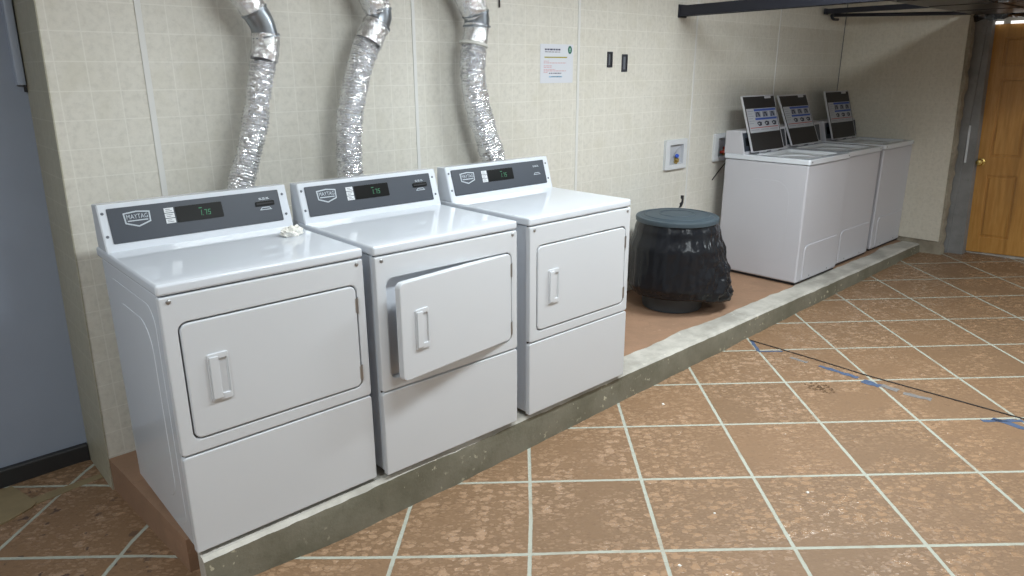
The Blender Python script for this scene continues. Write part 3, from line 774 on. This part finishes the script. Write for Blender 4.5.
track(t, .03, .02, 1.0, .0)
mb = MB(); mb.tube([(6.17, -.03, 2.208), (6.31, -.5, 2.196), (6.44, -1.05, 2.183)], .015, 12)
mb.tube(smooth_path([(6.17, -.03, 2.208), (6.13, -.03, 2.204), (6.12, -.04, 2.19), (6.13, -.05, 2.172), (6.22, -.05, 2.172)], 16), .012, 10)
tag(mb.build('hanging_pipe', M['iron']), 'thin dark pipe with a hooked end, high on the right-hand wall', 'pipe')
bm = MB(); n1, n2 = 70, 18; rs = []
for i in range(n1+1):
    ring = []; y = -1.03-1.1*i/n1
    for k in range(n2):
        a = 2*PI*k/n2; q = Vector((math.cos(a)*1.2, y*6, math.sin(a)*1.2))
        r = 1+.45*noise.noise(q)+.35*noise.noise(q*2.7)
        ring.append((6.60+.085*r*math.cos(a), y, 2.215+.075*r*math.sin(a)))
    rs.append(ring)
bm.rings(rs); tag(bm.build('plastic_sheeting', M['sheet'], angle=50), 'bundle of glossy black sheeting hung above the wooden door', 'sheeting')

# ------------------------------------------------------------------ floor: cord, tape scraps, chips
def fl(x, y, o=0): return (x, y, fz(x, y)+o)
mb = MB(); mb.tube([fl(3.430, -.968, .003), fl(3.40, -1.4, .003), fl(3.368, -1.727, .003), fl(3.352, -2.44, .003), fl(3.34, -3.3, .003)], .0034, 8)
tag(mb.build('floor_cord', M['cord']), 'thin dark cord running across the floor tiles from the curb', 'cord')
def tape(p, q, w, label, mat, seed):
    rr = random.Random(seed); P, Q = Vector(p), Vector(q); d = (Q-P); L = d.length; d.normalize(); nn = Vector((-d.y, d.x)); k = max(4, int(L/.02)); A = []; B = []
    for i in range(k+1):
        c = P+d*L*i/k; e = w*(.5+rr.uniform(-.22, .12)); e2 = w*(.5+rr.uniform(-.22, .12)); A.append(c+nn*e); B.append(c-nn*e2)
    mb = MB(); o = [(v.x, v.y) for v in A]+[(v.x, v.y) for v in reversed(B)]; n = len(o)
    mb.rings([[fl(x, y, .0004) for x, y in o], [fl(x, y, .0014) for x, y in o]])
    tag(mb.build('tape_scrap', M[mat]), label, 'tape', 'blue tape scraps on the floor')
tape((3.425, -.985), (3.297, -1.105), .022, 'short blue tape strip on the floor starting at the curb', 'tape', 1)
tape((3.293, -1.106), (3.395, -1.21), .018, 'short blue tape strip on a grout line near the curb', 'tape', 2)
tape((3.335, -1.29), (3.325, -1.40), .03, 'faint blue tape scrap nearest the curb beside the cord', 'tapefade', 3)
tape((3.325, -1.47), (3.305, -1.70), .035, 'long blue tape scrap beside the middle of the cord', 'tape', 4)
tape((3.285, -1.735), (3.275, -1.83), .05, 'dark blue tape scrap on a tile joint beside the cord', 'tape', 5)
tape((3.29, -1.83), (3.285, -1.92), .045, 'faded blue tape scrap right of the tile joint', 'tapefade', 6)
tape((3.265, -1.95), (3.285, -2.08), .045, 'faded blue tape scrap farthest along the cord before the blue cross', 'tapefade', 7)
tape((3.26, -2.36), (3.235, -2.62), .04, 'blue tape arm of a cross on the floor at the right edge', 'tape', 8)
tape((3.20, -2.33), (3.33, -2.47), .03, 'blue tape crossing another strip on the floor at the right edge', 'tape', 9)
for i, (x, y, lab) in enumerate(((2.293, -1.115, 'white plaster chip on the floor near the curb'), (1.278, -1.915, 'white chip on the floor at the bottom of the picture'), (1.634, -1.832, 'tiny white chip on the floor between two tile joints'), (2.027, -2.021, 'white chip on the floor towards the right'))):
    rr = random.Random(i); s = .008 if i != 2 else .005
    o = [(x+s*rr.uniform(.6, 1.3)*math.cos(a*PI/4), y+s*rr.uniform(.6, 1.3)*math.sin(a*PI/4)) for a in range(8)]
    mb = MB(); mb.rings([[fl(a, b, .0003) for a, b in o], [fl(a, b, .003) for a, b in inset(o, s*.2)]]); tag(mb.build('plaster_chip', M['chip']), lab, 'chip', 'white chips on the floor')
mb = MB(); rr = random.Random(5)
for i in range(90):
    a = rr.uniform(0, 2*PI); r_ = rr.random()**.7; x = 3.04+.055*r_*math.cos(a)-.0*r_; y = -1.61+.085*r_*math.sin(a); s_ = rr.uniform(.003, .008)
    o = [(x+s_*rr.uniform(.6, 1.4)*math.cos(k*PI/3), y+s_*rr.uniform(.6, 1.4)*math.sin(k*PI/3)) for k in range(6)]
    mb.rings([[fl(a_, b_, .0002) for a_, b_ in o], [fl(a_, b_, .002) for a_, b_ in inset(o, s_*.25)]])
o = stuff(mb.build('grit_patch', M['grit'])); tag(o, 'small brown patch of grit scattered on the floor tiles near the blue tape', 'grit')
# patch of old board by the blue wall
mb = MB(); o_ = [(-.52, .33), (-.36, .33), (-.345, .28), (-.305, .11), (-.33, .08), (-.42, .035), (-.52, .03)]
mb.rings([[fl(a, b, .0005) for a, b in o_], [fl(a, b, .006) for a, b in o_]]); tag(mb.build('old_board', M['timber']), 'old brown board lying on the floor before the blue wall', 'board')

# ------------------------------------------------------------------ lights, camera, view
def area(name, loc, size, power, rot=(0, 0, 0), col=(.90, .975, 1)):
    l = bpy.data.lights.new(name, 'AREA'); l.shape = 'RECTANGLE'; l.size, l.size_y = size; l.energy = power; l.color = col
    o = bpy.data.objects.new(name, l); COL.objects.link(o); o.location = loc; o.rotation_euler = rot
    return o
area('fluorescent_and_fill', (3.35, -1.75, 2.57), (1.2, .22), 74)
area('fluorescent_and_fill', (1.35, -1.75, 2.57), (1.2, .22), 50)  # added fill to brighten the upper left wall
area('fluorescent_and_fill', (-1.5, -1.8, 2.57), (1.2, .22), 50)  # added fill for the blue wall and left corner
area('fluorescent_and_fill', (1.5, -4.3, 2.57), (1.2, .22), 40)  # added fill from the camera side
area('fluorescent_and_fill', (5.2, -4.1, 2.57), (1.2, .22), 58)  # added to brighten the washer fronts under the garage door
sc.cycles.caustics_reflective = False
wd = bpy.data.worlds.new('World'); sc.world = wd; wd.use_nodes = True
wd.node_tree.nodes['Background'].inputs[0].default_value = (.5, .5, .5, 1); wd.node_tree.nodes['Background'].inputs[1].default_value = .05

cam = bpy.data.cameras.new('Camera'); co = bpy.data.objects.new('Camera', cam); COL.objects.link(co); sc.camera = co
CP = (-.5875, -3.0653, 1.7357); yaw, pitch, roll, fpx = -.74598, -.29636, -.00382, 709.5
fwd = Vector((math.sin(-yaw)*math.cos(pitch), math.cos(yaw)*math.cos(pitch), math.sin(pitch)))
rt = Vector((math.cos(-yaw), -math.sin(-yaw), 0)); upv = rt.cross(fwd)
r2 = rt*math.cos(roll)+upv*math.sin(roll); u2 = -rt*math.sin(roll)+upv*math.cos(roll)
mw = Matrix((r2, u2, -fwd)).transposed().to_4x4(); mw.translation = Vector(CP); co.matrix_world = mw
cam.sensor_width = 36; cam.sensor_fit = 'HORIZONTAL'; cam.lens = fpx*36/1024; cam.clip_start = .02
vs_ = sc.view_settings
sc.display_settings.display_device = 'sRGB'
vs_.view_transform = 'Standard'; vs_.look = 'None'; vs_.gamma = 1; vs_.use_curve_mapping = False; vs_.exposure = -.1
